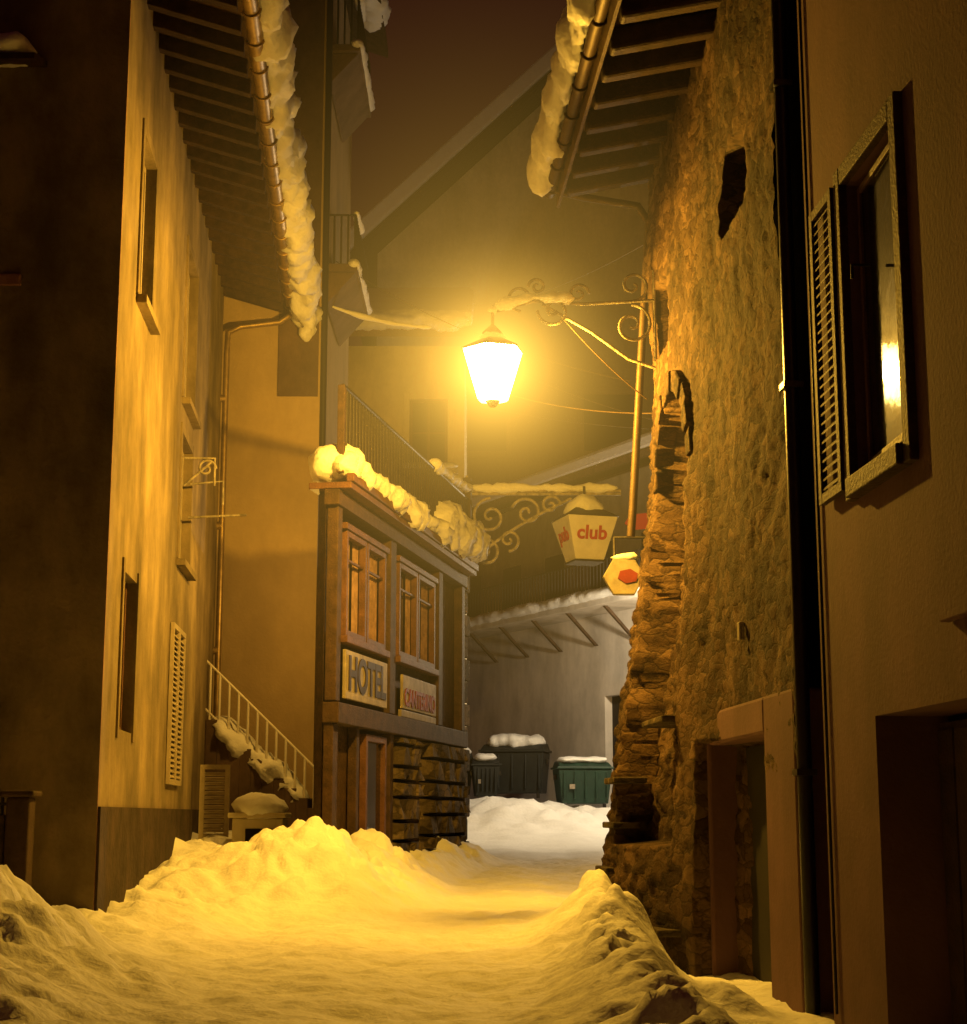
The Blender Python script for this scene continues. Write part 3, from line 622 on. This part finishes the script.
for x in (-1.4,4.0,8):
    for z in (15.4,): mb.box(GF,x,x+2.3,.0,.03,z,z+2.3)
mb.done('windows',GLASS,GH)
mb=MB()
for x in (-1.4,4.0,8):
    z=15.4; mb.box(GF,x-.25,x,.0,.1,z-.3,z+2.6); mb.box(GF,x+2.3,x+2.55,.0,.1,z-.3,z+2.6); mb.box(GF,x,x+2.3,.0,.1,z+2.3,z+2.6); mb.box(GF,x,x+2.3,.0,.14,z-.3,z)
mb.done('window_surrounds',PLD,GH,.02)
mb=MB(); mb.box(GF,-4.3,13,.0,1.3,12.6,12.9); mb.done('gallery_slab',WOOD,GH)
snow_tube('gallery_snow',[GF.P(-4.3,1.2,13.0),GF.P(13,1.2,13.0)],.4,.3,GH,step=.15)

EH=group('balcony_house',(2,51,0)); EF=Frame((-3.0,60.5),(.47,-.883)); EF.n=Vector((-.883,-.47,0))
facade('lower_wall',EF,0,20,0,7.0,[(13.9,15.0,1.0,4.6,.25)],[PLE,DARK],EH,nback=-5)
EF2=Frame(tuple((EF.P(0,-1.6,0))[:2]),(.47,-.883)); EF2.n=EF.n
mb=MB(); mb.box(EF2,0,20,-4,0,7.0,11.6); mb.done('upper_wall',PLE,EH)
mb=MB()
for k in range(6): mb.box(EF2,2.0+k*2.9,3.2+k*2.9,.003,.03,7.3,9.6)
mb.done('balcony_doors',GLASS,EH)
mb=MB(); mb.box(EF,-.5,20,-1.5,1.3,7.002,7.22); mb.done('balcony_slab',PLE,EH,.02)
mb=MB()
for k in range(9):
    t=1.2+k*2.05; mb.hexa([EF.P(t,.0,6.1),EF.P(t+.1,.0,6.1),EF.P(t+.1,.1,6.1),EF.P(t,.1,6.1),EF.P(t,.95,7.0),EF.P(t+.1,.95,7.0),EF.P(t+.1,1.08,7.0),EF.P(t,1.08,7.0)])
mb.done('balcony_struts',WOOD,EH)
b=[]; t=0
while t<20: b.append([EF.P(t,1.2,7.2),EF.P(t,1.2,8.3)]); t+=.18
b.append([EF.P(0,1.2,8.3),EF.P(20,1.2,8.3)]); b.append([EF.P(0,1.2,7.45),EF.P(20,1.2,7.45)])
tube('balcony_rail',b,.022,IRON,EH)
snow_tube('balcony_snow',[EF.P(0,1.2,7.32),EF.P(20,1.2,7.32)],.25,.17,EH,amp=.22,step=.12)
mb=MB(); mb.slope(EF2,-.5,20.5,-5,1.4,13.6,11.4,.2); mb.done('roof',TILE,EH)
mb=MB(); mb.slope(EF2,-.5,20.5,-5,1.4,13.81,11.61,.45); mb.done('roof_snow',SNOWF,EH,.1)

# ------------------------------------------------------------------ waste containers
def container(x,y,z,w,d,hh,rotz,m,nm='waste_container',snow=.12):
    E=group(nm,(x,y,z)); F=Frame((x,y),(math.cos(rotz),math.sin(rotz))); F.n=Vector((math.sin(rotz),-math.cos(rotz),0))
    mb=MB(); i=.1
    mb.hexa([F.P(-w/2+i,-d/2+i,z+.12),F.P(w/2-i,-d/2+i,z+.12),F.P(w/2-i,d/2-i,z+.12),F.P(-w/2+i,d/2-i,z+.12),F.P(-w/2,-d/2,z+hh*.82),F.P(w/2,-d/2,z+hh*.82),F.P(w/2,d/2,z+hh*.82),F.P(-w/2,d/2,z+hh*.82)])
    for k in range(5): mb.box(F,-w/2+.12+k*(w-.3)/4,-w/2+.18+k*(w-.3)/4,d/2-.05,d/2+.015,z+.25,z+hh*.78)
    mb.done('body',m,E,.03)
    mb=MB(); mb.box(F,-w/2-.05,w/2+.05,-d/2-.04,d/2+.05,z+hh*.822,z+hh*.87); mb.hexa([F.P(-w/2,-d/2,z+hh*.872),F.P(w/2,-d/2,z+hh*.872),F.P(w/2,d/2,z+hh*.872),F.P(-w/2,d/2,z+hh*.872),F.P(-w/2+.05,-d/2+.1,z+hh),F.P(w/2-.05,-d/2+.1,z+hh),F.P(w/2-.05,d/2-.3,z+hh*.97),F.P(-w/2+.05,d/2-.3,z+hh*.97)]); mb.done('lid',m,E,.02)
    mb=MB()
    for a in (-1,1):
        mb.box(F,a*(w/2-.2)-.04,a*(w/2-.2)+.04,d/2-.25,d/2-.1,z-.02,z+.14); mb.box(F,a*(w/2+.02)-.03,a*(w/2+.02)+.03,-.1,.1,z+hh*.6,z+hh*.7)
    mb.done('wheels_and_handles',BLACK,E,.01)
    snow_tube('lid_snow',[F.P(-w/2+.05,-.05,z+hh+.02),F.P(w/2-.05,-.05,z+hh+.02)],d*.42,snow,E,amp=.35)
    mb=MB(); mb.box(F,-w*.3,-w*.2,d/2+.0,d/2+.02,z+hh*.4,z+hh*.5); mb.done('sticker',SIGND,E)
container(2.75,46.6,1.38,1.5,1.1,1.3,.12,GREEN,snow=.09)
container(.95,49.6,1.7,1.9,1.2,1.6,-.2,GREY,snow=.22)
container(-.8,48.8,1.65,1.0,.85,1.35,.0,GREY,'wheelie_bin',snow=.14)
container(.05,48.2,1.6,.8,.7,1.2,.1,GREY,'wheelie_bin',snow=.12)

P2=group('square_lamp_post',(5.4,42,0)); tube('pole',[(5.4,42,.3),(5.4,42,6.3),(5.1,42,6.7),(4.6,42,6.75)],.06,IRON,P2)
mb=MB(); mb.box(W,4.2,4.7,-42.15,-41.85,6.66,6.78); mb.done('lamp_head',IRON,P2,.02)
l2=bpy.data.lights.new('lamp_head_light','POINT'); l2.energy=1450; l2.color=(1,.80,.50); l2.shadow_soft_size=.15
q=bpy.data.objects.new('lamp_head_light',l2); q.location=(4.45,42,6.5); link(q,P2)

# ------------------------------------------------------------------ world
w=bpy.data.worlds.new('World'); S.world=w; w.use_nodes=True; nt=w.node_tree
bg=nt.nodes['Background']; sky=nt.nodes.new('ShaderNodeTexSky'); sky.sky_type='NISHITA'; sky.sun_disc=False; sky.sun_elevation=math.radians(-3); sky.sun_rotation=math.radians(180)
mx=nt.nodes.new('ShaderNodeMixRGB'); mx.inputs[0].default_value=.997; mx.inputs[2].default_value=(.021,.0032,.0026,1)
nt.links.new(sky.outputs[0],mx.inputs[1]); nt.links.new(mx.outputs[0],bg.inputs[0]); bg.inputs[1].default_value=1.0

cd=bpy.data.cameras.new('camera'); cam=bpy.data.objects.new('camera',cd); S.collection.objects.link(cam)
cam.location=(0,0,1.2); cam.rotation_euler=(math.radians(90+10.4),0,0); cd.sensor_fit='HORIZONTAL'; cd.sensor_width=36; cd.lens=1650/967*36; cd.clip_end=2000
S.camera=cam
S.view_settings.view_transform='Standard'; S.view_settings.look='None'; S.view_settings.exposure=0
